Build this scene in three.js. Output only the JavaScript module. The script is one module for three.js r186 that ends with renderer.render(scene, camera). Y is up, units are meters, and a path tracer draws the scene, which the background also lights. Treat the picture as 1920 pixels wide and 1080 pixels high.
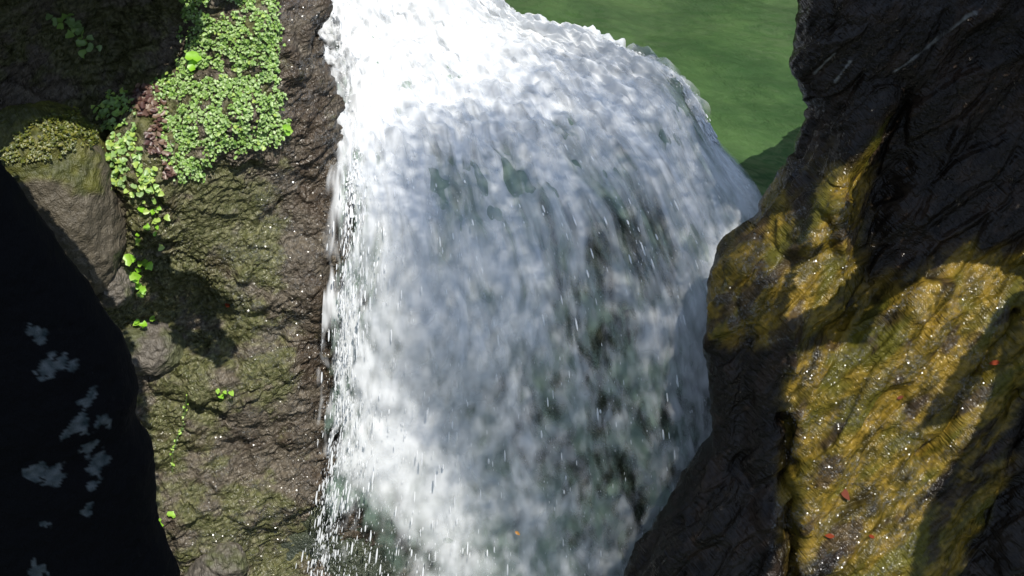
import * as THREE from 'three';
import { mergeGeometries } from 'three/addons/utils/BufferGeometryUtils.js';
import { MeshBVH } from 'three-mesh-bvh';

// ───────────────────────── camera, sky, sun, exposure ─────────────────────────
const PITCH = 28 * Math.PI / 180, DIST = 12, FOV = 20.4;
const scene = new THREE.Scene();
const camera = new THREE.PerspectiveCamera(FOV, 16 / 9, 0.1, 200);
camera.position.set(0, DIST * Math.sin(PITCH), DIST * Math.cos(PITCH));
camera.lookAt(0, 0, 0);
camera.updateMatrixWorld();

const SUN_DIR = new THREE.Vector3(0.18, 0.79, 0.585).normalize();
{
  const W = 64, H = 32, data = new Float32Array(W * H * 4);
  for (let j = 0; j < H; j++) for (let i = 0; i < W; i++) {
    const el = ((j + 0.5) / H - 0.5) * Math.PI, k = Math.max(0, Math.sin(el)), o = (j * W + i) * 4;
    const up = el > 0;
    data[o] = up ? 0.48 - 0.15 * k : 0.02; data[o + 1] = up ? 0.57 - 0.12 * k : 0.024; data[o + 2] = up ? 0.72 - 0.04 * k : 0.02; data[o + 3] = 1;
  }
  const sky = new THREE.DataTexture(data, W, H, THREE.RGBAFormat, THREE.FloatType);
  sky.mapping = THREE.EquirectangularReflectionMapping; sky.magFilter = THREE.LinearFilter; sky.needsUpdate = true;
  scene.background = sky; scene.environment = sky;
}
const sun = new THREE.DirectionalLight(new THREE.Color(1.0, 0.95, 0.86), 4.6);
sun.position.copy(SUN_DIR).multiplyScalar(20); sun.target.position.set(0, 0, 0);
sun.castShadow = true; sun.shadow.radius = 0.45;
Object.assign(sun.shadow.camera, { left: -8, right: 8, top: 8, bottom: -8, near: 1, far: 45 });
sun.shadow.mapSize.set(4096, 4096);
scene.add(sun, sun.target);

const renderer = new THREE.WebGLRenderer({ antialias: true });
renderer.toneMapping = THREE.LinearToneMapping;
renderer.toneMappingExposure = 1.25;
renderer.shadowMap.enabled = true;

// ───────────────────────── helpers ─────────────────────────
function rng(seed) { let a = seed >>> 0; return () => { a = (a + 0x6d2b79f5) | 0; let t = Math.imul(a ^ (a >>> 15), 1 | a); t = (t + Math.imul(t ^ (t >>> 7), 61 | t)) ^ t; return ((t ^ (t >>> 14)) >>> 0) / 4294967296; }; }
const PERM = new Uint8Array(512);
{ const r = rng(77), p = [...Array(256).keys()]; for (let i = 255; i > 0; i--) { const j = Math.floor(r() * (i + 1)); [p[i], p[j]] = [p[j], p[i]]; } for (let i = 0; i < 512; i++) PERM[i] = p[i & 255]; }
const fade = (t) => t * t * t * (t * (t * 6 - 15) + 10);
const gr = (h, x, y, z) => { const u = (h & 15) < 8 ? x : y, v = (h & 15) < 4 ? y : (h & 15) === 12 || (h & 15) === 14 ? x : z; return ((h & 1) ? -u : u) + ((h & 2) ? -v : v); };
function noise(x, y, z = 0) {
  const X0 = Math.floor(x), Y0 = Math.floor(y), Z0 = Math.floor(z), X = X0 & 255, Y = Y0 & 255, Z = Z0 & 255;
  x -= X0; y -= Y0; z -= Z0;
  const u = fade(x), v = fade(y), w = fade(z), A = PERM[X] + Y, B = PERM[X + 1] + Y, AA = PERM[A] + Z, AB = PERM[A + 1] + Z, BA = PERM[B] + Z, BB = PERM[B + 1] + Z;
  const l = (a, b, t) => a + (b - a) * t;
  return l(l(l(gr(PERM[AA], x, y, z), gr(PERM[BA], x - 1, y, z), u), l(gr(PERM[AB], x, y - 1, z), gr(PERM[BB], x - 1, y - 1, z), u), v),
    l(l(gr(PERM[AA + 1], x, y, z - 1), gr(PERM[BA + 1], x - 1, y, z - 1), u), l(gr(PERM[AB + 1], x, y - 1, z - 1), gr(PERM[BB + 1], x - 1, y - 1, z - 1), u), v), w);
}
function fbm(x, y, z, oct = 4, gain = 0.5) { let s = 0, a = 1, n = 0; for (let i = 0; i < oct; i++) { s += a * noise(x, y, z); n += a; a *= gain; x = x * 2.03 + 17.1; y = y * 2.03 + 5.3; z = z * 2.03 + 9.7; } return s / n; }
function ridged(x, y, z, oct = 4) { let s = 0, a = 1, n = 0; for (let i = 0; i < oct; i++) { s += a * (1 - 2 * Math.abs(noise(x, y, z))); n += a; a *= 0.5; x = x * 2.1 + 3.1; y = y * 2.1 + 7.3; z = z * 2.1 + 1.7; } return s / n; }
const hash3 = (i, j, k) => PERM[(PERM[(PERM[i & 255] + j) & 255] + k) & 255];
/** Cellular noise: [distance to the nearest cell point, distance to the next, id of the nearest]. */
function cells(x, y, z) {
  const X = Math.floor(x), Y = Math.floor(y), Z = Math.floor(z); let f1 = 9, f2 = 9, id = 0;
  for (let k = -1; k <= 1; k++) for (let j = -1; j <= 1; j++) for (let i = -1; i <= 1; i++) {
    const h = hash3(X + i, Y + j, Z + k), dx = X + i + h / 256 - x, dy = Y + j + PERM[h + 37] / 256 - y, dz = Z + k + PERM[h + 91] / 256 - z, d = Math.sqrt(dx * dx + dy * dy + dz * dz);
    if (d < f1) { f2 = f1; f1 = d; id = h; } else if (d < f2) f2 = d;
  }
  return [f1, f2, id / 255];
}
const clamp = (x, a = 0, b = 1) => Math.min(b, Math.max(a, x));
const sstep = (a, b, x) => { const t = clamp((x - a) / (b - a)); return t * t * (3 - 2 * t); };
const mix = (a, b, t) => a + (b - a) * t;
const mix3 = (a, b, t) => [mix(a[0], b[0], t), mix(a[1], b[1], t), mix(a[2], b[2], t)];

const CAM = camera.position.clone(), FWD = new THREE.Vector3(0, -Math.sin(PITCH), -Math.cos(PITCH)), UPV = new THREE.Vector3(0, Math.cos(PITCH), -Math.sin(PITCH));
const KPX = Math.tan(FOV * Math.PI / 360) / 540;
/** The place in the world, at distance z towards the viewer from the fall, that a spot of the photograph shows. */
function P(px, py, z) {
  const dx = (px - 960) * KPX, dv = -(py - 540) * KPX, d = new THREE.Vector3(dx, FWD.y + UPV.y * dv, FWD.z + UPV.z * dv), k = (z - CAM.z) / d.z;
  return new THREE.Vector3(CAM.x + d.x * k, CAM.y + d.y * k, z);
}
function toPix(p) { const x = p.x - CAM.x, y = p.y - CAM.y, z = p.z - CAM.z, f = y * FWD.y + z * FWD.z, u = y * UPV.y + z * UPV.z; return [960 + x / f / KPX, 540 - u / f / KPX]; }
/** Piecewise smooth interpolation of a table [[key, a, b...]...] with rising keys. */
function table(rows) {
  return (k) => {
    const n = rows.length; if (k <= rows[0][0]) return rows[0].slice(1); if (k >= rows[n - 1][0]) return rows[n - 1].slice(1);
    let i = 0; while (rows[i + 1][0] < k) i++;
    const t = (k - rows[i][0]) / (rows[i + 1][0] - rows[i][0]), w = mix(t, t * t * (3 - 2 * t), 0.35);
    return rows[i].slice(1).map((a, c) => mix(a, rows[i + 1][c + 1], w));
  };
}
const names = {};
function numbered(n) { const k = names[n] = (names[n] ?? -1) + 1; return k ? n + '_' + String(k).padStart(3, '0') : n; }
function tag(o, label, category, group, kind) { o.userData.label = label; if (category) o.userData.category = category; if (group) o.userData.group = group; if (kind) o.userData.kind = kind; return o; }
function mesh(name, geo, mat, parent = scene) { const m = new THREE.Mesh(geo, mat); m.name = parent === scene ? numbered(name) : name; m.castShadow = m.receiveShadow = true; parent.add(m); return m; }

/** Grid surface: rows x cols of fn(i, j) -> Vector3, pushed along its own normal by push(p), coloured by paint(p). uv in metres. */
function sheet(cols, rows, fn, push, paint, uvOf) {
  const N = cols * rows, pos = new Float32Array(N * 3), uv = new Float32Array(N * 2), idx = new Uint32Array((cols - 1) * (rows - 1) * 6);
  for (let j = 0; j < rows; j++) for (let i = 0; i < cols; i++) { const p = fn(i, j), o = j * cols + i; pos[o * 3] = p.x; pos[o * 3 + 1] = p.y; pos[o * 3 + 2] = p.z; }
  let q = 0;
  for (let j = 0; j < rows - 1; j++) for (let i = 0; i < cols - 1; i++) { const a = j * cols + i, b = a + 1, c = a + cols, d = c + 1; idx[q++] = a; idx[q++] = b; idx[q++] = d; idx[q++] = a; idx[q++] = d; idx[q++] = c; }
  const g = new THREE.BufferGeometry();
  g.setAttribute('position', new THREE.BufferAttribute(pos, 3)); g.setIndex(new THREE.BufferAttribute(idx, 1)); g.computeVertexNormals();
  if (push) {
    const nr = g.attributes.normal.array, p = new THREE.Vector3();
    for (let o = 0; o < N; o++) { p.set(pos[o * 3], pos[o * 3 + 1], pos[o * 3 + 2]); const h = push(p, o % cols, Math.floor(o / cols)); for (let c = 0; c < 3; c++) pos[o * 3 + c] += nr[o * 3 + c] * h; }
    g.computeVertexNormals();
  }
  const p = new THREE.Vector3();
  if (paint) {
    const col = new Float32Array(N * 3);
    for (let o = 0; o < N; o++) { p.set(pos[o * 3], pos[o * 3 + 1], pos[o * 3 + 2]); const c = paint(p); col[o * 3] = c[0]; col[o * 3 + 1] = c[1]; col[o * 3 + 2] = c[2]; }
    g.setAttribute('color', new THREE.BufferAttribute(col, 3));
  }
  for (let o = 0; o < N; o++) { const i = o % cols, j = Math.floor(o / cols); if (uvOf) [uv[o * 2], uv[o * 2 + 1]] = uvOf(i, j); else { uv[o * 2] = pos[o * 3] - 0.6 * pos[o * 3 + 2]; uv[o * 2 + 1] = pos[o * 3 + 1] + 0.35 * pos[o * 3 + 2]; } }
  g.setAttribute('uv', new THREE.BufferAttribute(uv, 2));
  g.userData = { cols, rows };
  return g;
}
function spans(...parts) { const a = []; for (const [from, to, step] of parts) { const n = Math.max(1, Math.round(Math.abs(to - from) / step)); for (let i = 0; i < n; i++) a.push(from + (to - from) * i / n); } a.push(parts[parts.length - 1][1]); return a; }

/** Tileable grain for fine relief. */
function grainTexture(size, seed, cell, sharp) {
  const d = new Uint8Array(size * size * 4), r = rng(seed), L = [];
  for (const f of cell) { const g = new Float32Array(f * f); for (let i = 0; i < g.length; i++) g[i] = r(); L.push([f, g]); }
  for (let y = 0; y < size; y++) for (let x = 0; x < size; x++) {
    let s = 0, n = 0, a = 1;
    for (const [f, g] of L) { const u = x / size * f, v = y / size * f, i = Math.floor(u), j = Math.floor(v), fu = fade(u - i), fv = fade(v - j), G = (p, q) => g[(q % f) * f + (p % f)];
      s += a * mix(mix(G(i, j), G(i + 1, j), fu), mix(G(i, j + 1), G(i + 1, j + 1), fu), fv); n += a; a *= sharp; }
    const o = (y * size + x) * 4; d[o] = d[o + 1] = d[o + 2] = clamp(s / n) * 255; d[o + 3] = 255;
  }
  const t = new THREE.DataTexture(d, size, size); t.wrapS = t.wrapT = THREE.RepeatWrapping; t.magFilter = THREE.LinearFilter; t.needsUpdate = true; return t;
}
const grain = grainTexture(512, 5, [16, 37, 83, 171], 0.75);
grain.repeat.set(1.3, 1.3);

const wet = grainTexture(512, 15, [5, 11, 29, 90], 0.8); wet.repeat.set(0.6, 0.6);
const M = {
  cliff: new THREE.MeshPhysicalMaterial({ vertexColors: true, roughness: 0.7, roughnessMap: wet, bumpMap: grain, bumpScale: 0.03, specularIntensity: 0.6 }),
  outcrop: new THREE.MeshPhysicalMaterial({ vertexColors: true, roughness: 0.42, roughnessMap: wet, bumpMap: grain, bumpScale: 0.02, specularIntensity: 0.4 }),
  dark: new THREE.MeshPhysicalMaterial({ vertexColors: true, roughness: 0.9, bumpMap: grain, bumpScale: 0.015, specularIntensity: 0.15 }),
  stone: new THREE.MeshPhysicalMaterial({ vertexColors: true, roughness: 0.6, bumpMap: grain, bumpScale: 0.02 }),
};

// ───────────────────────── the left rock wall ─────────────────────────
const WALLZ = 0.1;
const bumpsAt = (list, z) => list.map(([px, py, rx, ry, a]) => { const p = P(px, py, z); return [p.x, p.y, rx * 0.004, ry * 0.0045, a]; });
const addBumps = (list, x, y) => { let s = 0; for (const [bx, by, rx, ry, a] of list) { const dx = (x - bx) / rx, dy = (y - by) / ry, q = dx * dx + dy * dy; if (q < 6) s += a * Math.exp(-q * q * 0.5 - q * 0.3); } return s; };
const wallBumps = bumpsAt([
  [390, 130, 170, 190, 0.34], [150, 80, 200, 120, -0.8], [60, -190, 210, 130, 0.8], [255, 250, 60, 110, 0.10], [560, 150, 60, 220, -0.06],  // the bulge above the hollow is an added overhang that blocks sky
  [300, 560, 130, 70, -0.10], [480, 480, 140, 60, 0.10], [520, 700, 130, 60, 0.10], [420, 900, 150, 110, 0.12], [330, 380, 120, 60, 0.06],
  [620, 660, 50, 60, -0.12], [560, 960, 90, 60, -0.14], [420, 1060, 90, 50, 0.14], [560, 560, 60, 40, 0.07], [205, 330, 18, 150, -0.12],
], WALLZ);
const wallEdge = table([[-4, -0.35], [-2.2, -0.55], [-1.2, -0.75], [-0.4, -0.92], [0.2, -1.12], [0.8, -1.22], [1.4, -1.26], [2.0, -1.32], [2.6, -1.42], [4, -1.7], [7, -2.4]]);
{
  const ys = spans([-3.6, -2.55, 0.04], [-2.55, 2.75, 0.0095], [2.75, 6.5, 0.08]);
  const us = spans([0, 0.12, 0.012], [0.12, 0.86, 0.0031], [0.86, 1, 0.004]);
  const face = (x, y) => 0.12 + 0.2 * Math.max(0, -1.3 - x) - 0.13 * y + addBumps(wallBumps, x, y);
  const g = sheet(us.length, ys.length, (i, j) => {
    const u = us[i], y = ys[j], xe = wallEdge(y)[0] + 0.05 * fbm(y * 2.1, 3.3, 0, 3), k = u / 0.86;
    if (k <= 1) { const x = mix(-5.2, xe, k), r = clamp((xe - x) / 0.22); return new THREE.Vector3(x, y, face(x, y) - 0.2 * (1 - Math.sqrt(1 - (1 - r) * (1 - r)))); }
    const w = (u - 0.86) / 0.14; return new THREE.Vector3(xe - 0.55 * w, y, face(xe, y) - 0.2 - 3.2 * w * w - 0.25 * w);
  }, (p) => {
    const { x, y, z } = p, wx = x + 0.3 * fbm(x * 2.3, y * 2.3, z * 2.3 + 4, 4, 0.6), wy = y + 0.3 * fbm(x * 2.3 + 9, y * 2.3, z * 2.3, 4, 0.6);
    const c1 = cells(wx * 1.7, wy * 2.3, z * 1.7), c2 = cells(wx * 5.2 + 3, wy * 6.6, z * 5.2), c3 = cells(wx * 15 + 3, wy * 17, z * 15);
    return 0.10 * fbm(x * 1.1, y * 1.1, z * 1.1, 3) + 0.15 * (c1[2] - 0.35) * sstep(0.02, 0.3 + 0.3 * c1[2], c1[1] - c1[0]) + 0.07 * (c2[2] - 0.5) * sstep(0, 0.25, c2[1] - c2[0]) + 0.02 * (0.5 - c2[0])
      + 0.016 * (c3[2] - 0.5) + 0.02 * fbm(x * 14, y * 14, z * 14, 4, 0.6) + 0.028 * (PERM[(Math.floor(x * 70) + PERM[(Math.floor(y * 70) + PERM[Math.floor(z * 70) & 255]) & 255]) & 255] / 255 - 0.5) * (0.35 + 0.65 * sstep(-0.1, 0.3, fbm(x * 4, y * 4, z * 4 + 20, 2)));
  }, (p) => {
    const { x, y, z } = p, big = fbm(x * 1.6 + 5, y * 1.6, z * 1.6, 4), mid = fbm(x * 6, y * 7, z * 6 + 3, 4), fine = noise(x * 31, y * 34, z * 31) + 0.6 * noise(x * 75, y * 75, z * 75);
    let c = mix3([0.125, 0.105, 0.078], [0.075, 0.06, 0.045], sstep(-0.25, 0.3, mid));
    const speck = (PERM[(Math.floor(x * 133) + PERM[Math.floor(y * 133) & 255]) & 255] / 255 - 0.5);
    const moss = sstep(-0.12, 0.22, big + 0.7 * mid + 0.12 * fine + 0.22 * sstep(-1.3, -2.6, x) - 0.05 - 0.28 * sstep(-1.75, -1.45, x + 0.3 * big));
    c = mix3(c, mix3([0.085, 0.095, 0.030], [0.125, 0.125, 0.055], sstep(-0.3, 0.3, fine)), moss * 0.85);
    const rust = sstep(0.1, 0.32, fbm(x * 3.1 + 40, y * 2.1, z * 3, 4) + 0.35 * sstep(-1.75, -1.4, x) - 0.12);
    c = mix3(c, [0.062, 0.044, 0.03], rust * 0.6);
    const pale = sstep(0.25, 0.45, fbm(x * 4.3 + 11, y * 5.1 + 3, z * 4, 4));
    c = mix3(c, [0.2, 0.175, 0.14], pale * 0.7);
    const k = 0.86 * (1 + 0.45 * fine + 0.85 * speck); return [c[0] * k, c[1] * k, c[2] * k];
  });
  const o = mesh('cliff', g, M.cliff); tag(o, 'wet mossy brown rock wall along the edge of the waterfall', 'rock wall', null, 'structure');
  M.wallGeo = g;
}

// ───────────────────────── the bed under the fall and the chute above it ─────────────────────────
const guides = [
  [[560, -60, -2.5], [622, 30, -1.9], [644, 140, -1.2], [656, 260, -0.45], [652, 380, 0.12], [640, 560, 0.38], [628, 760, 0.52], [600, 950, 0.68], [572, 1130, 0.8], [550, 1400, 0.92]],
  [[680, -60, -2.6], [755, 50, -2.0], [840, 160, -1.4], [905, 290, -0.7], [950, 430, 0.02], [978, 590, 0.40], [992, 780, 0.58], [1000, 960, 0.7], [1002, 1130, 0.82], [1004, 1400, 0.95]],
  [[790, -60, -2.7], [900, 42, -2.25], [1030, 130, -1.75], [1140, 245, -1.05], [1222, 400, -0.25], [1278, 570, 0.2], [1312, 770, 0.42], [1330, 950, 0.56], [1340, 1130, 0.7], [1345, 1400, 0.85]],
  [[870, -60, -2.8], [955, 22, -2.4], [1120, 72, -2.0], [1268, 138, -1.5], [1345, 258, -0.9], [1430, 365, -0.25], [1540, 600, 0.0], [1610, 850, 0.15], [1650, 1100, 0.3], [1670, 1400, 0.45]],
].map((l) => new THREE.CatmullRomCurve3(l.map(([a, b, z]) => P(a, b, z)), false, 'centripetal'));
const T_LEN = 200, fallGrid = guides.map((c) => Array.from({ length: T_LEN + 1 }, (_, i) => c.getPoint(i / T_LEN)));
function fallPoint(s, t) {
  const k = clamp(t) * T_LEN, i = Math.min(T_LEN - 1, Math.floor(k)), f = k - i, q = fallGrid.map((r) => [mix(r[i].x, r[i + 1].x, f), mix(r[i].y, r[i + 1].y, f), mix(r[i].z, r[i + 1].z, f)]);
  const a = clamp(s) * 3, n = Math.min(2, Math.floor(a)), w = a - n, g = (m) => q[clamp(m, 0, 3)], out = [0, 0, 0];
  for (let c = 0; c < 3; c++) { const p0 = g(n - 1)[c], p1 = g(n)[c], p2 = g(n + 1)[c], p3 = g(n + 2)[c]; out[c] = 0.5 * (2 * p1 + (p2 - p0) * w + (2 * p0 - 5 * p1 + 4 * p2 - p3) * w * w + (3 * p1 - p0 - 3 * p2 + p3) * w * w * w); }
  const ex = s - clamp(s); if (ex > 0) return new THREE.Vector3(out[0] + ex * 1.2, out[1] - ex * 7, out[2] - ex * 4);
  return new THREE.Vector3(out[0] + ex * 3.2, out[1], out[2]);
}
const flow = [0]; for (let i = 1; i <= T_LEN; i++) flow.push(flow[i - 1] + fallPoint(0.45, i / T_LEN).distanceTo(fallPoint(0.45, (i - 1) / T_LEN)));
const FLOW = flow[T_LEN], along = (t) => { const k = clamp(t) * T_LEN, i = Math.min(T_LEN - 1, Math.floor(k)); return mix(flow[i], flow[i + 1], k - i); };
const tOfAlong = (b) => { let i = 0; while (i < T_LEN - 1 && flow[i + 1] < b) i++; return (i + (b - flow[i]) / (flow[i + 1] - flow[i])) / T_LEN; };

{
  const g = sheet(160, 200, (i, j) => { const s = i / 159 * 1.14 - 0.2, t = j / 199, p = fallPoint(s, t); p.z -= 0.3; p.y -= 0.3; return p; },
    (p) => 0.12 * fbm(p.x * 1.8, p.y * 1.8, p.z * 1.8, 4) + 0.05 * ridged(p.x * 5, p.y * 4, p.z * 5, 3),
    (p) => mix3([0.05, 0.06, 0.045], [0.075, 0.085, 0.05], sstep(-0.3, 0.3, fbm(p.x * 3, p.y * 3, p.z * 3, 4))));
  tag(mesh('bedrock', g, M.cliff), 'dark green bedrock glimpsed through the falling water', 'rock', null, 'structure');
}

// ───────────────────────── the pool above ─────────────────────────
const POOL_Y = 0.56;
{
  const water = new THREE.MeshPhysicalMaterial({ color: new THREE.Color().setRGB(0.60, 0.72, 0.50), roughness: 0.06, transmission: 1, thickness: 0, ior: 1.33 });
  const crest = fallGrid[3].map((p) => [p.x, p.z]).filter((c, i, a) => i === 0 || c[0] > a[i - 1][0]), brink = table(crest);
  const g = sheet(220, 240, (i, j) => { const x = -1.6 + 6.6 * i / 219, zf = Math.min(brink(x)[0] - 0.1, -0.1); return new THREE.Vector3(x, POOL_Y, mix(-9, zf, Math.pow(j / 239, 0.8))); }, (p) => 0.010 * fbm(p.x * 2.2 + 0.8 * p.z, p.z * 1.6, 2, 3) + 0.004 * noise(p.x * 8, p.z * 7, 5));
  tag(mesh('pool', g, water), 'calm green pool above the waterfall', 'pool', null, 'structure');
  const bed = sheet(200, 200, (i, j) => { const x = -2 + 7.4 * i / 199, z = -9.4 + 9.3 * j / 199; return new THREE.Vector3(x, POOL_Y - 0.75 + 0.12 * (x - 1), z); },
    (p) => { const q = (p.x * 0.85 - p.z * 0.55), r = p.x * 0.55 + p.z * 0.85; return 0.16 * fbm(q * 1.4, r * 0.5, 3, 3) + 0.03 * ridged(q * 5, r * 1.2, 1, 3); },
    (p) => { const q = (p.x * 0.85 - p.z * 0.55), r = p.x * 0.55 + p.z * 0.85, n = fbm(q * 1.6, r * 0.7, 7, 4), f = noise(q * 14, r * 5, 2); const c = mix3([0.10, 0.155, 0.11], [0.20, 0.26, 0.18], sstep(-0.35, 0.4, n + 0.2 * f)); return c; });
  tag(mesh('pool_bed', bed, M.stone), 'algae covered floor of the green pool', 'pool bed', null, 'structure');
  const lower = sheet(40, 40, (i, j) => new THREE.Vector3(-8 + 16 * i / 39, -3.35, -3 + 14 * j / 39), (p) => 0.03 * fbm(p.x, p.z, 1, 3));
  tag(mesh('plunge_pool', lower, new THREE.MeshPhysicalMaterial({ color: new THREE.Color().setRGB(0.05, 0.08, 0.06), roughness: 0.12 })), 'dark pool at the foot of the waterfall', 'pool', null, 'structure');
}

// ───────────────────────── the waterfall ─────────────────────────
const gauss = (s, t, s0, t0, rs, rt) => Math.exp(-(((s - s0) / rs) ** 2) - ((t - t0) / rt) ** 2);
/** How much of the sheet is white: breaks up down the fall, in the middle and at the ragged edges. */
function coverage(s, b) {
  const y = b / FLOW;
  let c = 0.57 + 0.5 * sstep(0.40, 0.2, y);
  c += 0.22 * sstep(0.25, 0.1, s) * sstep(0.9, 0.6, y);
  c -= 0.38 * gauss(s, y, 0.50, 0.56, 0.19, 0.14) + 0.22 * gauss(s, y, 0.40, 0.68, 0.14, 0.08) + 0.30 * gauss(s, y, 0.58, 0.43, 0.12, 0.05);
  c -= 0.34 * gauss(s, y, 0.52, 0.86, 0.14, 0.14) + 0.28 * gauss(s, y, 0.66, 0.7, 0.12, 0.07);
  c -= 0.80 * sstep(0.24, 0.08, s) * sstep(0.62, 0.78, y);
  c += 0.5 * gauss(s, y, 0.27, 0.95, 0.09, 0.09);
  c -= 1.0 * sstep(0.07, -0.05, s) + 0.5 * sstep(0.975, 1.02, s);
  return c;
}
function foamAlpha(seed, bias, soft, size = 1024) {
  const d = new Uint8Array(size * size * 4);
  for (let y = 0; y < size; y++) for (let x = 0; x < size; x++) {
    const s = x / (size - 1) * 1.1 - 0.05, b = y / (size - 1) * FLOW, a = s * 3.2, lean = sstep(0.5, 0.15, b / FLOW);
    const wa = a + 0.10 * noise(a * 2.5, b * 1.1, seed + 3) + 0.03 * noise(a * 8, b * 3.0, seed + 5), st = mix(0.42, 0.66, lean);
    const n = 0.40 * noise(wa * 2.6, b * 2.6 * st, seed) + 0.36 * noise(wa * 6.3, b * 6.3 * st, seed + 11) + 0.34 * noise(wa * 14, b * 13 * st, seed + 21) + 0.16 * noise(wa * 31, b * 27 * st * 0.8, seed + 31) + 0.04 * noise(wa * 64, b * 50 * st, seed + 41);
    const v = n * (1.15 + 1.1 * sstep(0.13, 0.02, s)) + coverage(s, b) - 0.55 + bias;
    const o = (y * size + x) * 4, al = sstep(-soft, soft, v) * mix(230, 255, sstep(0.4, 0.2, b / FLOW)); d[o] = d[o + 1] = d[o + 2] = al; d[o + 3] = 255;
  }
  const t = new THREE.DataTexture(d, size, size); t.magFilter = THREE.LinearFilter; t.needsUpdate = true; return t;
}
const waterfall = new THREE.Group(); waterfall.name = 'waterfall'; waterfall.userData = { label: 'white waterfall pouring past the mossy wall into shade', category: 'waterfall', kind: 'structure' }; scene.add(waterfall);
const lump = (a, b, k, seed) => 0.10 * fbm(a * 2.2, b * 1.6, seed, 3) + 0.07 * fbm(a * 6.5, b * mix(3.4, 5, k), seed + 2, 3) * (0.5 + 0.9 * k + 0.8 * k * sstep(2.5, 3.1, a)) + mix(0.014, 0.035, k) * fbm(a * 17, b * mix(7, 14, k), seed + 4, 2);
function fallSheet(name, cols, rows, s0, s1, lift, seed, mat) {
  const g = sheet(cols, rows, (i, j) => { const s = mix(s0, s1, i / (cols - 1)), t = tOfAlong(j / (rows - 1) * FLOW), p = fallPoint(s, t); p.z += lift; p.y += lift * 0.4 * sstep(0.5, 0.2, t); return p; },
    (p, i, j) => { const a = mix(s0, s1, i / (cols - 1)) * 3.2, b = j / (rows - 1) * FLOW, k = sstep(0.55, 0.2, b / FLOW); return -lump(a, b, k, seed) * (0.7 + 0.8 * k); }, null,
    (i, j) => [(mix(s0, s1, i / (cols - 1)) + 0.05) / 1.1, j / (rows - 1)]);
  return mesh(name, g, mat, waterfall);
}
{
  const foam = (alpha) => new THREE.MeshPhysicalMaterial({ color: new THREE.Color().setRGB(0.82, 0.84, 0.86), roughness: 0.9, transmission: 0.3, thickness: 0, alphaMap: alpha, transparent: true, side: THREE.DoubleSide, specularIntensity: 0.6 });
  const body = new THREE.MeshPhysicalMaterial({ color: new THREE.Color().setRGB(0.18, 0.245, 0.20), roughness: 0.4, alphaMap: foamAlpha(300, 0.34, 0.35, 512), transparent: true, side: THREE.DoubleSide });
  fallSheet('water_body', 200, 300, -0.02, 0.99, -0.03, 61, body);
  fallSheet('foam_sheet', 260, 380, -0.04, 1.03, 0.03, 62, foam(foamAlpha(110, 0.10, 0.52)));
  fallSheet('foam_sheet', 260, 380, -0.05, 1.04, 0.10, 73, foam(foamAlpha(150, -0.10, 0.50)));
  fallSheet('foam_sheet', 260, 380, -0.05, 1.04, 0.18, 84, foam(foamAlpha(190, -0.30, 0.44)));
}
{
  const r = rng(9), dropMat = new THREE.MeshPhysicalMaterial({ color: new THREE.Color().setRGB(0.88, 0.9, 0.92), roughness: 0.15, transmission: 0.3, thickness: 0 });
  const geo = new THREE.IcosahedronGeometry(1, 1), N = 15000, im = new THREE.InstancedMesh(geo, dropMat, N); im.name = 'spray'; im.userData.kind = 'stuff';
  const m = new THREE.Matrix4(), q = new THREE.Quaternion(), up = new THREE.Vector3(0, 1, 0), d = new THREE.Vector3(), gs = () => (r() + r() + r() - 1.5) / 1.5;
  for (let i = 0; i < N; i++) {
    const z = r(); let s, b, off;
    if (z < 0.16) { s = 0.02 + 0.07 * gs() + 0.04 * Math.pow(r(), 3); b = FLOW * (0.05 + 0.95 * r()); off = 0.1 + 0.15 * r(); }
    else if (z < 0.58) { s = 1.0 - 0.05 * Math.pow(r(), 2) + 0.01; b = FLOW * (0.06 + 0.36 * r()); off = 0.02 + 0.16 * Math.pow(r(), 2); }
    else if (z < 0.63) { s = 0.18 + 0.2 * gs(); b = FLOW * (0.74 + 0.26 * r()); off = 0.1 + 0.2 * r(); }
    else if (r() < 0.45) { s = r(); b = FLOW * r(); off = 0.08 + 0.2 * r(); } else { s = 0.3 * r() * r(); b = FLOW * (0.3 + 0.7 * r()); off = 0.1 + 0.12 * r(); }
    const t = tOfAlong(b), p = fallPoint(s, t), p2 = fallPoint(s, Math.min(1, t + 0.01)); d.subVectors(p2, p).normalize(); q.setFromUnitVectors(up, d);
    const size = 0.0014 + 0.0062 * Math.pow(r(), 7), st = 1 + (1.5 + 7 * r()) * sstep(0.2, 0.5, t);
    p.x += 0.03 * gs(); p.z += off; p.y += off * 0.5 * sstep(0.45, 0.1, t) + 0.03 * gs(); m.compose(p, q, new THREE.Vector3(size, size * st, size)); im.setMatrixAt(i, m);
  }
  im.castShadow = im.receiveShadow = true; waterfall.add(im);
}

// ───────────────────────── the far side of the gorge, mirrored by the pool ─────────────────────────
{
  const g = sheet(120, 60, (i, j) => { const a = Math.PI * (0.02 + 0.96 * i / 119); return new THREE.Vector3(9 * Math.cos(a) + 1, -1 + 9 * j / 59, -3.5 - 7.5 * Math.sin(a)); }, (p) => 0.9 * fbm(p.x * 0.5, p.y * 0.5, p.z * 0.5, 4) + 0.2 * ridged(p.x * 2, p.y * 2, p.z * 2, 3),
    (p) => mix3([0.03, 0.045, 0.016], [0.06, 0.055, 0.035], sstep(-0.2, 0.3, fbm(p.x, p.y, p.z, 4))));
  tag(mesh('gorge_side', g, M.stone), 'overgrown rock slope closing the gorge behind the pool', 'rock slope', null, 'structure');
}

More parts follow.
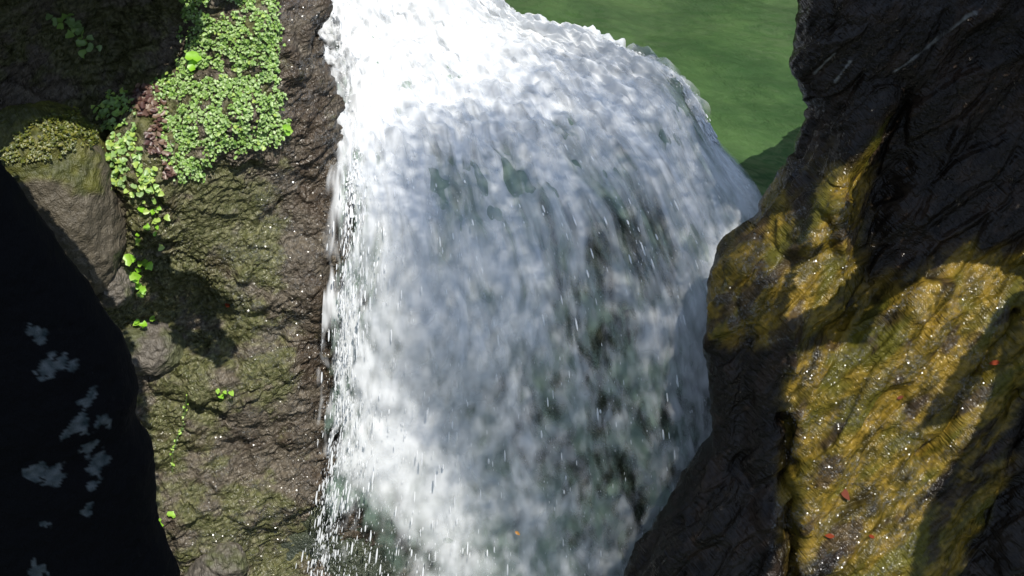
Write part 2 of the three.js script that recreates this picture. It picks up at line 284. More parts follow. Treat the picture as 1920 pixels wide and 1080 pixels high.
// ───────────────────────── the outcrop on the right ─────────────────────────
const outEdge = (() => {
  const px = [[1560, -300, 0.2], [1502, -80, 0.4], [1500, 0, 0.5], [1492, 60, 0.5], [1481, 120, 0.5], [1512, 185, 0.52], [1518, 240, 0.55], [1508, 292, 0.58], [1470, 322, 0.62], [1436, 388, 0.68], [1420, 425, 0.7], [1358, 478, 0.8], [1336, 560, 0.86], [1331, 640, 0.92], [1329, 720, 0.98], [1328, 825, 1.06], [1290, 890, 1.12], [1245, 945, 1.18], [1205, 1030, 1.25], [1180, 1100, 1.3], [1120, 1300, 1.5], [1100, 1500, 1.6]];
  return table(px.map(([a, b, z]) => { const p = P(a, b, z); return [p.y, p.x, z]; }).reverse());
})();
const OUTZ = 1.2;
const veins = [[1692, 156, 1850, 50, 0.012], [1545, 172, 1578, 126, 0.010], [1580, 180, 1608, 140, 0.008], [1512, 280, 1536, 252, 0.009]].map(([a, b, c, d, w]) => { const p = P(a, b, 1.1), q = P(c, d, 1.1); return [p.x, p.y, q.x, q.y, w]; });
const segs = [
  [1680, 235, 1560, 365, 0.20, 0.10], [1560, 365, 1500, 470, 0.22, 0.10], [1575, 400, 1590, 500, 0.10, 0.05], [1480, 590, 1480, 660, 0.12, 0.08],
  [1700, 250, 1640, 520, -0.22, 0.16], [1470, 760, 1462, 1010, -0.22, 0.055], [1420, 900, 1410, 1080, 0.10, 0.05], [1560, 620, 1640, 560, -0.15, 0.09],
  [1890, 560, 1700, 800, -0.12, 0.05], [1920, 640, 1780, 900, 0.10, 0.06], [1700, 560, 1480, 900, 0.10, 0.12], [1900, 700, 1720, 1080, -0.2, 0.16], [1400, 640, 1380, 900, -0.08, 0.08],
].map(([a, b, c, d, h, w]) => { const p = P(a, b, OUTZ), q = P(c, d, OUTZ); return [p.x, p.y, q.x, q.y, h, w]; });
const litGoldZones = [[[1400, 1300], [1425, 1080], [1470, 985], [1462, 800], [1455, 670], [1500, 600], [1462, 600], [1495, 450], [1550, 345], [1672, 238], [1690, 260], [1610, 500], [1640, 560], [1750, 470], [1960, 470], [1990, 560], [1890, 700], [1800, 900], [1710, 1080], [1690, 1300]], [[1415, 420], [1492, 395], [1486, 480], [1450, 620], [1370, 665], [1300, 655], [1300, 540], [1340, 470]]].map((l) => l.map(([a, b]) => { const p = P(a, b, OUTZ); return [p.x, p.y]; }));
/** Signed distance in metres into the sunlit golden algae; shade outside is painted dark. */
function toLitGold(x, y) { let best = -9; for (const l of litGoldZones) { let d = 9, c = false; for (let i = 0, j = l.length - 1; i < l.length; j = i++) { const [ax, ay] = l[j], [bx, by] = l[i], dx = bx - ax, dy = by - ay, t = clamp(((x - ax) * dx + (y - ay) * dy) / (dx * dx + dy * dy)); d = Math.min(d, Math.hypot(x - ax - t * dx, y - ay - t * dy)); if (by > y !== ay > y && x < (ax - bx) * (y - by) / (ay - by) + bx) c = !c; } best = Math.max(best, c ? d : -d); } return best; }
const addSegs = (x, y) => { let s = 0; for (const [ax, ay, bx, by, h, w] of segs) { const dx = bx - ax, dy = by - ay, t = clamp(((x - ax) * dx + (y - ay) * dy) / (dx * dx + dy * dy)), e = Math.hypot(x - ax - t * dx, y - ay - t * dy) / w; if (e < 3) s += h * Math.exp(-e * e); } return s; };
{
  const ys = spans([-4.2, -2.4, 0.05], [-2.4, 2.5, 0.0095], [2.5, 2.8, 0.02], [2.8, 3.5, 0.05]);
  const us = spans([-1, 0, 0.025], [0, 0.25, 0.006], [0.25, 2.3, 0.0105], [2.3, 5, 0.1]);
  const fol = (x, y) => [x * 0.80 - y * 0.60, x * 0.60 + y * 0.80];
  const g = sheet(us.length, ys.length, (i, j) => {
    const over = Math.max(0, ys[j] - 2.72), y = Math.min(ys[j], 2.72) - 1.3 * over, u = us[i], [x0, z0] = outEdge(Math.min(ys[j], 2.72)), ze = z0 - 0.9 * over, xe = x0 + 0.9 * over;
    if (u < 0) return new THREE.Vector3(xe - 1.7 * u, y + 0.9 * u * sstep(1.2, 2.6, y), ze + 2.6 * u);
    const r = 1 - Math.min(u / 0.55, 1), x = xe + u; return new THREE.Vector3(x, y, ze + 0.42 * Math.sqrt(1 - r * r) + 0.2 * u - 0.10 * (y + 1) * Math.min(1, u) + addSegs(x, y) * sstep(0, 0.2, u));
  }, (p) => {
    const [q, r] = fol(p.x, p.y), z = p.z, wq = q + 0.06 * noise(q * 3, r * 1.5, z * 2), c = cells(wq * 5, r * 1.6, z * 4), c2 = cells(wq * 13, r * 5, z * 9);
    return 0.08 * fbm(wq * 1.8, r * 0.6, z, 3) + 0.10 * (c[2] - 0.5) * sstep(0, 0.18, c[1] - c[0]) + 0.015 * (c2[2] - 0.5) * sstep(0, 0.3, c2[1] - c2[0]) + 0.034 * ridged(wq * 4.5, r * 0.9, z * 3, 4) + 0.006 * noise(wq * 42, r * 26, z * 30) + 0.012 * fbm(wq * 16, r * 9, z * 12, 2);
  }, (p) => {
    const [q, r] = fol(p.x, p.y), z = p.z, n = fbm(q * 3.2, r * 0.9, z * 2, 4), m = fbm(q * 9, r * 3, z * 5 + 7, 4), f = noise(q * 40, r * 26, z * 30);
    const w = toLitGold(p.x, p.y), low = sstep(-0.08, 0.08, w + 0.2 * n + 0.12 * m);
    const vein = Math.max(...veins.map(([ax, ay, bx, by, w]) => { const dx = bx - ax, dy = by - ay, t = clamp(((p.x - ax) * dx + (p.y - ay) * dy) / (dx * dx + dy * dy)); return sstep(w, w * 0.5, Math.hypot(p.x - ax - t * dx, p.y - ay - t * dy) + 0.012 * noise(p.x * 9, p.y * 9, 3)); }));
    const algae = low * sstep(0.3, 0.5, p.z) * sstep(-0.3, 0.05, n + 0.5 * m + 0.15);  // algae kept to the lit outline; darker rock colour paints the shade
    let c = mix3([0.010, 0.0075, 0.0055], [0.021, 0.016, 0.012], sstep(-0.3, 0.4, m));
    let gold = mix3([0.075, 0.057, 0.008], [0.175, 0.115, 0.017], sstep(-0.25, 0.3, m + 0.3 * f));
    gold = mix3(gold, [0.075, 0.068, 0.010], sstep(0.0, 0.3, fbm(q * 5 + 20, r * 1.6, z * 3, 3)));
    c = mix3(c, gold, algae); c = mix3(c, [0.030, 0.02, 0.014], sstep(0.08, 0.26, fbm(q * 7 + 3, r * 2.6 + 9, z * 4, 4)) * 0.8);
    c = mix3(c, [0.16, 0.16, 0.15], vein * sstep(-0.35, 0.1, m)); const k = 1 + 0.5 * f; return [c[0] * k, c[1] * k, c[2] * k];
  });
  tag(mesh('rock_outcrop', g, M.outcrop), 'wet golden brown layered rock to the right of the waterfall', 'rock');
  M.outGeo = g;
}

// ───────────────────────── the black boulder in front ─────────────────────────
{
  const edge = table([[-420, 180], [-160, 240], [-60, 285], [0, 316], [42, 372], [112, 470], [180, 570], [230, 650], [262, 735], [258, 785], [290, 850], [297, 950], [301, 985], [336, 1080], [400, 1260], [460, 1500]].map(([a, b]) => { let p = P(a, b, 3.0); for (let k = 0; k < 8; k++) p = P(a, b, 3.0 - 0.25 * (p.y + 0.5)); return [p.y, p.x]; }).reverse());
  const top = P(-420, 180, 2.5).y, bot = P(460, 1500, 3).y;
  const blots = [[62, 747, 24], [102, 760, 12], [182, 718, 20], [137, 815, 16], [127, 846, 24], [110, 855, 14], [164, 853, 17], [146, 890, 20], [93, 915, 24], [164, 919, 24], [58, 900, 26], [157, 945, 12], [157, 981, 14], [237, 900, 15], [40, 700, 16], [140, 585, 7], [138, 620, 6], [168, 640, 6], [20, 690, 12], [150, 690, 8], [80, 980, 12], [215, 660, 5], [80, 1050, 22], [30, 560, 7]].map(([a, b, r]) => { const p = P(a, b, 3.35); return [p.x, p.y, r * 0.0021]; });
  const ys = spans([bot, P(0, 1100, 3).y, 0.04], [P(0, 1100, 3).y, top - 0.02, 0.012]), us = spans([-1, -0.1, 0.06], [-0.1, 0.25, 0.011], [0.25, 1.6, 0.012], [1.6, 3.2, 0.1]);
  const g = sheet(us.length, ys.length, (i, j) => {
    const y = ys[j], u = us[i], xe = edge(y)[0], a = Math.abs(u), r = 1 - Math.min(a / 0.8, 1), k = 0.55 * Math.sqrt(1 - r * r) + 0.1 * a;
    return new THREE.Vector3(xe - (u < 0 ? a * 2.5 : a), y, 3.0 + (u < 0 ? -k * 1.3 : k) - 0.25 * (y + 0.5));
  }, (p) => 0.035 * fbm(p.x * 2, p.y * 2, p.z * 2, 4) + 0.012 * ridged(p.x * 7, p.y * 7, p.z * 7, 3) + 0.006 * noise(p.x * 30, p.y * 30, p.z * 30),
  (p) => {
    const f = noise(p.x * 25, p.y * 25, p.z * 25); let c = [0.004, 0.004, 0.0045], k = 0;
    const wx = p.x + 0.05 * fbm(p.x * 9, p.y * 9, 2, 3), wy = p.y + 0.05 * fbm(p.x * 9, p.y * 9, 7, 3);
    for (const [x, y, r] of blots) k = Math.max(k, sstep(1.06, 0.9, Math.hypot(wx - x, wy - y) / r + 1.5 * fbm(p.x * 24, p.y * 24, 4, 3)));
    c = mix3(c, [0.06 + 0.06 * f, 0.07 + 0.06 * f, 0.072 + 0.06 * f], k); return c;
  });
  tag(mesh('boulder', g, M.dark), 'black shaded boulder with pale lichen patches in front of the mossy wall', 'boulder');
}

// ───────────────────────── smaller stones and the root mat ─────────────────────────
function stone(label, px, py, z, rx, ry, rz, seed, paint, turn = 0) {
  const c = P(px, py, z), g = sheet(170, 120, (i, j) => { const a = i / 169 * 2 * Math.PI, b = (j / 119 - 0.5) * Math.PI, sq = (v) => Math.sign(v) * Math.pow(Math.abs(v), 0.8); return new THREE.Vector3(rx * sq(Math.cos(b)) * sq(Math.cos(a)), ry * sq(Math.sin(b)), -rz * sq(Math.cos(b)) * sq(Math.sin(a))); },
    (p) => 0.06 * fbm(p.x * 3 + seed, p.y * 3, p.z * 3, 4) + 0.03 * ridged(p.x * 6 + seed, p.y * 6, p.z * 6, 3) + 0.02 * fbm(p.x * 22, p.y * 22, p.z * 22 + seed, 3), (p) => paint(p.x + c.x, p.y + c.y, p.z + c.z, p.y / ry));
  const o = mesh('stone', g, M.stone); o.position.copy(c); o.rotation.z = turn; return tag(o, label, 'stone');
}
const greyRock = (x, y, z) => { const f = noise(x * 28, y * 28, z * 28), n = fbm(x * 4, y * 4, z * 4, 4), k = 0.85 + 0.4 * f; return mix3([0.12, 0.105, 0.085], [0.085, 0.09, 0.04], sstep(-0.1, 0.25, n)).map((v) => v * k); };
stone('rounded boulder capped with yellow green moss below the dark hollow', 95, 385, 0.42, 0.46, 0.72, 0.4, 3, (x, y, z, h) => { const f = noise(x * 34, y * 34, z * 34), n = fbm(x * 3.2, y * 3.2, z * 3, 4), k = 1 + 0.45 * f; return mix3([0.085, 0.072, 0.05], mix3([0.085, 0.085, 0.014], [0.05, 0.055, 0.012], sstep(-0.2, 0.2, fbm(x * 9, y * 9, z * 9, 2))), sstep(0.30, 0.5, h + 0.6 * n)).map((v) => v * k); }, 0.1);
stone('unseen rock added above the hollow to keep it dark', 20, -260, 0.9, 0.85, 0.5, 0.9, 27, greyRock, 0.05);  // out of view, added to block sky and sun over the hollow
stone('low grey stone right beside the black boulder under the dark shadow', 285, 650, 0.34, 0.22, 0.17, 0.2, 8, greyRock, -0.1);
stone('small pale stone wedged left of the dark shadow', 212, 535, 0.44, 0.13, 0.13, 0.16, 12, greyRock, 0.2);
stone('smooth pale slab leaning at the bottom of the mossy wall', 400, 1075, 0.72, 0.16, 0.30, 0.16, 15, greyRock, -0.75);
// ───────────────────────── finding spots on the surfaces ─────────────────────────
const solid = [];
scene.traverse((o) => { if (o.isMesh && !o.isInstancedMesh && ['cliff', 'rock_outcrop', 'boulder', 'pool', 'water_body'].includes(o.name) || o.isMesh && o.name.startsWith('stone')) { let gg = o.geometry; if (o.name.startsWith('stone')) { o.updateMatrixWorld(); gg = gg.clone().applyMatrix4(o.matrixWorld); } solid.push({ o, bvh: new MeshBVH(gg) }); } });
const ray = new THREE.Ray();
function cast(origin, dir, only) { let best = null; ray.origin.copy(origin); ray.direction.copy(dir); for (const { o, bvh } of solid) { if (only && o.name !== only) continue; const h = bvh.raycastFirst(ray, THREE.DoubleSide); if (h && (!best || h.distance < best.distance)) best = { point: h.point, distance: h.distance, normal: h.face.normal, name: o.name }; } return best; }
const sight = new THREE.Vector3();
function spot(px, py, only) { const dx = (px - 960) * KPX, dv = -(py - 540) * KPX; sight.copy(FWD).addScaledVector(UPV, dv); sight.x += dx; sight.normalize(); const h = cast(CAM, sight, only); if (h && h.normal.dot(sight) > 0) h.normal = h.normal.clone().negate(); return h; }
const inside = (poly, x, y) => { let c = false; for (let i = 0, j = poly.length - 1; i < poly.length; j = i++) { const [xi, yi] = poly[i], [xj, yj] = poly[j]; if (yi > y !== yj > y && x < (xj - xi) * (y - yi) / (yj - yi) + xi) c = !c; } return c; };

// ───────────────────────── plants on the wall ─────────────────────────
function leafGeo(seed, lobes) {
  const r = rng(seed), n = 9, pos = [0, 0, 0.0], idx = [];
  for (let i = 0; i < n; i++) { const a = i / n * 2 * Math.PI, k = (0.82 + 0.18 * Math.cos(a * lobes) + 0.12 * r()) * (a > 4.4 && a < 5 ? 0.6 : 1); pos.push(Math.cos(a) * 0.5 * k, Math.sin(a) * 0.5 * k, 0.10 + 0.07 * r() - 0.05 * Math.cos(2 * a)); }
  for (let i = 0; i < n; i++) idx.push(0, 1 + i, 1 + (i + 1) % n);
  const g = new THREE.BufferGeometry(); g.setAttribute('position', new THREE.Float32BufferAttribute(pos, 3)); g.setIndex(idx); g.computeVertexNormals(); return g;
}
const leafGeos = [leafGeo(1, 3), leafGeo(2, 5), leafGeo(3, 3), leafGeo(4, 2)];
const leafMat = (r, g, b) => new THREE.MeshPhysicalMaterial({ color: new THREE.Color().setRGB(r, g, b), roughness: 0.42, transmission: 0.25, thickness: 0, side: THREE.DoubleSide });
const leafMats = [leafMat(0.26, 0.43, 0.09), leafMat(0.17, 0.30, 0.06), leafMat(0.36, 0.50, 0.20), leafMat(0.26, 0.40, 0.14), leafMat(0.36, 0.50, 0.10)];
const bright = [leafMat(0.24, 0.50, 0.03), leafMat(0.30, 0.52, 0.06)], dull = [leafMat(0.10, 0.16, 0.04), leafMat(0.13, 0.19, 0.06)];
const zAxis = new THREE.Vector3(0, 0, 1), yUp = new THREE.Vector3(0, 1, 0);
function leafPose(o, h, size, r, lift = 0.02, wild = 0.7) {
  const n = h.normal.clone().addScaledVector(yUp, 0.25).addScaledVector(SUN_DIR, 0.7).add(new THREE.Vector3(r() - 0.5, r() - 0.5, r() - 0.5).multiplyScalar(wild)).normalize();
  o.position.copy(h.point).addScaledVector(h.normal, lift * (0.3 + r())); o.quaternion.setFromUnitVectors(zAxis, n).multiply(new THREE.Quaternion().setFromAxisAngle(zAxis, r() * 6.28)); o.scale.setScalar(size); o.updateMatrix();
}
function leafThing(name, label, category) { const t = new THREE.Group(); t.name = numbered(name); tag(t, label, category); scene.add(t); return t; }
function addLeaf(t, h, size, mats, r, lift, wild) { const m = mesh('leaf', leafGeos[Math.floor(r() * 4)], mats[Math.floor(r() * mats.length)], t); leafPose(m, h, size, r, lift, wild); return m; }
function carpet(name, label, polys, count, mass, size, seed, mats, only = 'cliff') {
  const t = leafThing(name, label, 'plant'), r = rng(seed), xs = polys.flat().map((p) => p[0]), ys = polys.flat().map((p) => p[1]), x0 = Math.min(...xs), x1 = Math.max(...xs), y0 = Math.min(...ys), y1 = Math.max(...ys);
  const place = () => { for (;;) { const x = mix(x0, x1, r()), y = mix(y0, y1, r()), w = 30 * fbm(x / 24, y / 24, seed, 3), v = 30 * fbm(x / 24, y / 24, seed + 9, 3); if (!polys.some((p) => inside(p, x + w, y + v))) continue; if (noise(x / 26, y / 30, seed + 3) < -0.2) continue; const h = spot(x, y, only); if (h) return h; } };
  for (let i = 0; i < count; i++) addLeaf(t, place(), size * (0.75 + 0.7 * r()), mats, r, 0.05);
  if (mass) {
    const each = Math.floor(mass / 3), o = new THREE.Object3D();
    for (let k = 0; k < 3; k++) { const im = new THREE.InstancedMesh(leafGeos[k], mats[k], each); im.name = 'leaf_mass'; im.userData.kind = 'stuff'; im.castShadow = im.receiveShadow = true; for (let i = 0; i < each; i++) { leafPose(o, place(), size * (0.5 + 0.6 * r()), r, 0.025); im.setMatrixAt(i, o.matrix); } t.add(im); }
  }
  return t;
}
carpet('liverwort_mat', 'thick mat of small bright green leaves covering the upper rock wall', [
  [[395, 30], [450, 34], [525, 8], [522, 120], [528, 200], [540, 245], [500, 285], [440, 280], [395, 300], [370, 330], [325, 340], [306, 320], [300, 260], [292, 200], [285, 160], [330, 130], [365, 70]],
  [[335, -30], [400, -30], [392, 30], [372, 70], [345, 80]], [[400, -20], [520, -20], [520, 10], [450, 14]]], 300, 7500, 0.026, 21, [leafMats[0], leafMats[2], leafMats[1], leafMats[3], leafMats[4], leafMat(0.11, 0.22, 0.04)]);
carpet('ivy_clump', 'ivy hanging in a column left of the brown root mat', [[[180, 182], [246, 168], [250, 230], [266, 300], [302, 345], [312, 372], [296, 400], [262, 352], [210, 356], [196, 280]]], 190, 260, 0.038, 22, [leafMats[0], leafMats[3], leafMats[4]]);
carpet('dead_leaf_mat', 'crumbling red brown strip of dead leaves hanging between two green patches', [[[252, 172], [290, 164], [304, 200], [298, 240], [312, 300], [326, 345], [304, 335], [284, 280], [270, 230], [250, 205]]], 170, 150, 0.04, 26, [leafMat(0.13, 0.07, 0.05), leafMat(0.20, 0.13, 0.09), leafMat(0.08, 0.035, 0.03)]);
carpet('moss_cushion', 'yellow green moss cushion on top of the rounded boulder', [[[-10, 300], [50, 246], [105, 214], [150, 208], [184, 226], [190, 262], [130, 286], [60, 300], [10, 320]]], 120, 1500, 0.022, 27, [leafMat(0.11, 0.13, 0.015), leafMat(0.07, 0.09, 0.012), leafMat(0.16, 0.16, 0.02)], 'stone');
carpet('leaf_scatter', 'thin scatter of leaves below the hanging ivy on the crack', [[[262, 385], [300, 385], [308, 420], [290, 470], [262, 440]]], 16, 0, 0.045, 23, [leafMats[4], bright[0]]);
carpet('fern_tuft', 'dim green tuft in the dark hollow of the upper corner', [[[95, 45], [130, 30], [180, 70], [190, 100], [130, 95]]], 26, 0, 0.06, 24, [leafMats[0], leafMats[3]]);
{
  const sprig = (label, spots, size, mats, seed) => { const t = leafThing('leafy_sprig', label, 'plant'), r = rng(seed); for (const [x, y] of spots) { const h = spot(x, y); if (h) { addLeaf(t, h, size * (0.8 + 0.5 * r()), mats, r, 0.07, 0.5); addLeaf(t, h, size * (0.5 + 0.4 * r()), mats, r, 0.05, 1); } } };
  sprig('bright green sprig with several round leaves above the dark shadow', [[238, 484], [250, 478], [262, 502], [275, 492], [256, 512], [268, 488]], 0.075, bright, 31);
  sprig('single bright sprig just below the larger round leaved sprig', [[258, 538], [266, 534], [264, 546]], 0.065, bright, 32);
  sprig('yellow green sprig on the stone under the dark shadow', [[258, 616], [268, 618], [290, 606]], 0.06, bright, 33);
  sprig('small green sprig against the black boulder low down', [[302, 975], [308, 984], [312, 968]], 0.07, bright, 34);
  sprig('tiny green sprig on the mossy wall above the trailing vine', [[412, 726], [418, 736], [424, 748]], 0.045, bright, 35);
  sprig('large bright leaf standing out of the green leaf mat', [[366, 114], [374, 118]], 0.09, bright, 36);
  sprig('long green leaf at the edge of the leaf mat', [[533, 236], [538, 241]], 0.06, bright, 37);
  const t = leafThing('trailing_vine', 'thin yellow green vine trailing down the mossy wall', 'plant'), pts = [[352, 738], [348, 775], [346, 800], [334, 825], [326, 850], [322, 882]].map(([x, y]) => { const h = spot(x, y); return h.point.clone().addScaledVector(h.normal, 0.02); });
  mesh('stem', new THREE.TubeGeometry(new THREE.CatmullRomCurve3(pts), 40, 0.005, 5), dull[0], t);
  const r = rng(38), c = new THREE.CatmullRomCurve3(pts); for (let i = 0; i < 26; i++) { const q = c.getPoint(Math.pow(r(), 1.2)); q.x += 0.03 * (r() - 0.5); addLeaf(t, { point: q, normal: new THREE.Vector3(0.1, 0.3, 0.9) }, 0.014 + 0.016 * r(), [bright[1], leafMats[4], dull[1]], r, 0.012, 1.6); }
}

{
  const red = new THREE.MeshPhysicalMaterial({ color: new THREE.Color().setRGB(0.15, 0.028, 0.010), roughness: 0.85, specularIntensity: 0.2, side: THREE.DoubleSide }), brown = new THREE.MeshPhysicalMaterial({ color: new THREE.Color().setRGB(0.12, 0.035, 0.02), roughness: 0.85, specularIntensity: 0.2, side: THREE.DoubleSide }), amber = new THREE.MeshPhysicalMaterial({ color: new THREE.Color().setRGB(0.6, 0.26, 0.03), roughness: 0.5, side: THREE.DoubleSide });
  const blade = (() => { const pos = [], idx = []; for (let i = 0; i <= 6; i++) { const t = i / 6, w = 0.24 * Math.sin(Math.PI * Math.pow(t, 0.8)) + 0.01; pos.push(t - 0.5, w, 0.05 + 0.08 * t * t, t - 0.5, 0, 0.08 * t * t, t - 0.5, -w, 0.05 + 0.08 * t * t); if (i) { const a = (i - 1) * 3, b = i * 3; idx.push(a, a + 1, b, a + 1, b + 1, b, a + 1, a + 2, b + 1, a + 2, b + 2, b + 1); } } const g = new THREE.BufferGeometry(); g.setAttribute('position', new THREE.Float32BufferAttribute(pos, 3)); g.setIndex(idx); g.computeVertexNormals(); return g; })();
  const r = rng(71), drop = (x, y, size, mat, label, group, lift = 0.012) => { const h = spot(x, y); if (!h) return; const o = mesh('fallen_leaf', blade, mat); leafPose(o, h, size * 0.8, r, lift, 0.3); tag(o, label, 'leaf', group); };
  const grp = 'fallen leaves stuck to the wet rock';
  drop(1556, 1005, 0.085, red, 'bright red leaf stuck low on the golden rock, beside the dark groove', grp);
  drop(1634, 1006, 0.06, red, 'small dark red leaf right of the bright red one on the golden rock', grp);
  drop(1583, 925, 0.13, brown, 'large brown leaf flat on the golden rock above the red leaves', grp);
  drop(1866, 680, 0.09, red, 'orange red leaf high on the ridge of the golden rock near the frame edge', grp);
  drop(1690, 745, 0.06, brown, 'small brown leaf in the middle of the golden slab', grp);
  drop(968, 988, 0.06, amber, 'small amber leaf carried down by the waterfall', null, 0.28);
  drop(428, 573, 0.07, red, 'rust red leaf at the tip of the dark shadow on the mossy wall', null);
}

// ───────────────────────── beads of water on the wet rock ─────────────────────────
{
  const g = new THREE.IcosahedronGeometry(1, 0), m = new THREE.MeshPhysicalMaterial({ color: 0xffffff, roughness: 0.2, transmission: 1, thickness: 0, ior: 1.33, flatShading: true }), r = rng(81), o = new THREE.Object3D(), at = [];
  const zones = [[[520, -10], [640, -10], [645, 400], [640, 1080], [330, 1080], [420, 760], [440, 600], [400, 420], [520, 320]], [[1470, 670], [1618, 645], [1700, 540], [1900, 520], [1860, 740], [1735, 960], [1700, 1080], [1430, 1080], [1476, 800]], [[1340, 540], [1420, 430], [1590, 340], [1600, 500], [1480, 640], [1350, 660]]];
  while (at.length < 22000) { const x = 320 + 1600 * r(), y = 1080 * r(); if (!zones.some((z) => inside(z, x, y)) || noise(x / 60, y / 45, 6) + 0.25 * (r() - 0.5) < 0.02) continue; const h = spot(x, y); if (!h || !/cliff|outcrop/.test(h.name) || h.name === 'rock_outcrop' && r() > 0.8) continue; o.position.copy(h.point); o.rotation.set(6.28 * r(), 6.28 * r(), 6.28 * r()); o.scale.setScalar(0.005 + 0.009 * Math.pow(r(), 2)); o.updateMatrix(); at.push(o.matrix.clone()); }
  const im = new THREE.InstancedMesh(g, m, at.length); at.forEach((q, i) => im.setMatrixAt(i, q)); im.name = 'water_beads'; im.castShadow = false; tag(im, 'glinting beads of water on the wet rocks', 'water drops', null, 'stuff'); scene.add(im);
}

// ───────────────────────── unseen leaf canopy, added and shaped to keep the sun off ─────────────────────────
const sunny = [
  [[340, -30], [344, 60], [330, 130], [285, 160], [240, 168], [176, 185], [150, 205], [60, 235], [-10, 290], [60, 370], [160, 480], [230, 600], [262, 700], [290, 850], [300, 980], [340, 1100], [340, 1350], [1000, 1350], [960, 1080], [915, 980], [835, 880], [775, 760], [745, 650], [732, 500], [742, 340], [800, 232], [900, 208], [975, 190], [1010, 120], [1050, 60], [1110, 30], [1345, 20], [1420, 20], [1500, -60], [1500, -200], [455, -200], [450, 12], [425, 18], [404, 8], [398, -200], [340, -200]],
  [[1466, 670], [1560, 640], [1618, 645], [1650, 570], [1700, 540], [1750, 498], [1830, 488], [1925, 520], [1925, 600], [1880, 650], [1860, 740], [1825, 820], [1790, 880], [1735, 960], [1700, 1100], [1690, 1300], [1400, 1300], [1430, 1080], [1485, 985], [1476, 800]],
  [[1412, 418], [1498, 385], [1494, 480], [1450, 605], [1376, 664], [1310, 655], [1315, 540], [1346, 470]], [[1690, 228], [1616, 330], [1578, 400], [1610, 505], [1550, 572], [1456, 612], [1485, 450], [1540, 335]],
];
const shady = [[[250, 470], [290, 455], [320, 500], [420, 560], [440, 585], [400, 590], [445, 655], [412, 690], [395, 675], [325, 640], [320, 605], [262, 605], [228, 615], [245, 570], [290, 545], [268, 520]], [[1925, 600], [1880, 640], [1780, 790], [1725, 800], [1800, 680], [1900, 555], [1925, 545]], [[352, 45], [375, 30], [372, 90], [340, 110]], [[1425, 650], [1446, 600], [1492, 480], [1505, 415], [1530, 372], [1505, 455], [1470, 585], [1478, 640], [1560, 590], [1612, 510], [1648, 548], [1616, 640], [1560, 634], [1466, 664]]];
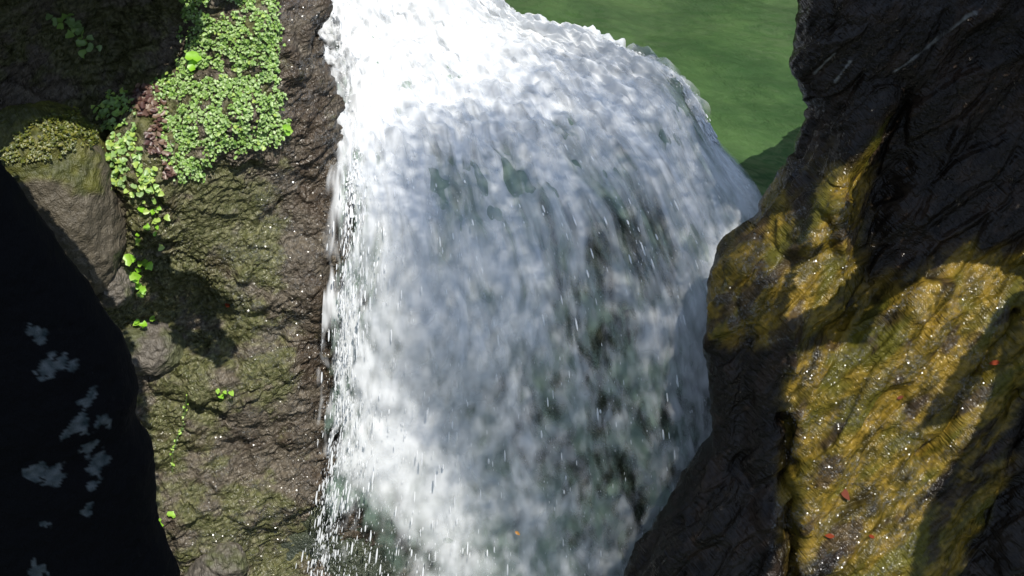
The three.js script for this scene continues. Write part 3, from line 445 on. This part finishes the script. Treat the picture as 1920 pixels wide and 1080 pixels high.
{
  const t = new THREE.Group(); t.name = 'shade_canopy'; tag(t, 'unseen leaf canopy added over the gorge to shade the rocks', 'tree'); scene.add(t);
  const r = rng(51), spots = [], o = new THREE.Object3D(), back = new THREE.Vector3();
  for (let y = -320; y < 1420; y += 5) for (let x = -420; x < 2340; x += 5) {
    const px = x + 5 * r(), py = y + 5 * r(), h = spot(px, py); if (!h || h.name === 'pool') continue;
    const wet = h.name === 'water_body', loose = wet ? 100 : 3;
    const facing = clamp(Math.abs(h.normal.dot(SUN_DIR)) / Math.max(0.2, Math.abs(h.normal.dot(sight))), 0.15, 3);
    if (!wet && cast(back.copy(h.point).addScaledVector(SUN_DIR, 0.25), SUN_DIR)) continue;
    for (let k = 0; k < (wet ? 2 : 1); k++) {
      const ax = px + loose * (r() + r() - 1), ay = py + loose * (r() + r() - 1);
      if (h.name !== 'boulder' && sunny.some((p) => inside(p, ax, ay)) && !shady.some((p) => inside(p, ax, ay))) continue;
      if (r() > (wet ? 0.5 : 0.95) * facing) continue;
      // just above the line of sight over the rocks, much higher for the leaves that shade the water
      const d = wet ? (14 + 5 * r() - h.point.y) / SUN_DIR.y : h.name === 'boulder' ? (5.4 + r() - h.point.y) / SUN_DIR.y : (2.62 + 0.321 * h.point.z - h.point.y) / (SUN_DIR.y - 0.321 * SUN_DIR.z) + 0.5 * r();
      o.position.copy(h.point).addScaledVector(SUN_DIR, Math.max(1.5, d)); o.position.x += wet ? 0.04 * (r() - 0.5) : 0; o.position.z += wet ? 0.04 * (r() - 0.5) : 0;
      o.quaternion.setFromUnitVectors(zAxis, SUN_DIR.clone().add(new THREE.Vector3(r() - 0.5, r() - 0.5, r() - 0.5).multiplyScalar(1.1)).normalize()); o.scale.setScalar(wet ? 0.034 + 0.012 * r() : 0.040 + 0.02 * r()); o.updateMatrix(); spots.push(o.matrix.clone());
    }
  }
  const bark = new THREE.MeshStandardMaterial({ color: new THREE.Color().setRGB(0.07, 0.05, 0.035), roughness: 0.9 });
  const added_limb = (name, pts, r0, r1) => { const c = new THREE.CatmullRomCurve3(pts.map((p) => new THREE.Vector3(...p))), g = new THREE.TubeGeometry(c, 30, 1, 10), a = g.attributes.position; for (let i = 0; i < a.count; i++) { const k = Math.floor(i / 11) / 30, q = c.getPointAt(k), rad = mix(r0, r1, k) * (1 + 0.15 * noise(a.getX(i) * 3, a.getY(i) * 3, a.getZ(i) * 3)); a.setXYZ(i, q.x + (a.getX(i) - q.x) * rad, q.y + (a.getY(i) - q.y) * rad, q.z + (a.getZ(i) - q.z) * rad); } g.computeVertexNormals(); mesh(name, g, bark, t); };
  added_limb('added_trunk', [[12.2, -3.3, 7], [11.6, 2, 7.2], [10.6, 7, 7.6], [9.6, 13, 8]], 0.32, 0.16);  // unseen wood added to go with the shading leaves
  added_limb('added_limb', [[10.9, 5.2, 7.5], [9.4, 6.2, 6.9], [7.6, 7.0, 6.2]], 0.1, 0.03); added_limb('added_limb', [[10.3, 8, 7.7], [9.0, 9.2, 8.4], [7.9, 10.4, 8.8]], 0.1, 0.03); added_limb('added_limb', [[10, 10.5, 7.9], [8.4, 12.2, 9], [6.8, 13.6, 9.8]], 0.1, 0.03);
  const im = new THREE.InstancedMesh(leafGeos[3], new THREE.MeshPhysicalMaterial({ color: new THREE.Color().setRGB(0.05, 0.10, 0.03), roughness: 0.6, side: THREE.DoubleSide }), spots.length); spots.forEach((m, i) => im.setMatrixAt(i, m));
  im.name = 'shade_leaves'; im.userData.kind = 'stuff'; im.castShadow = true; t.add(im); console.log('canopy leaves', spots.length);
}

renderer.render(scene, camera);
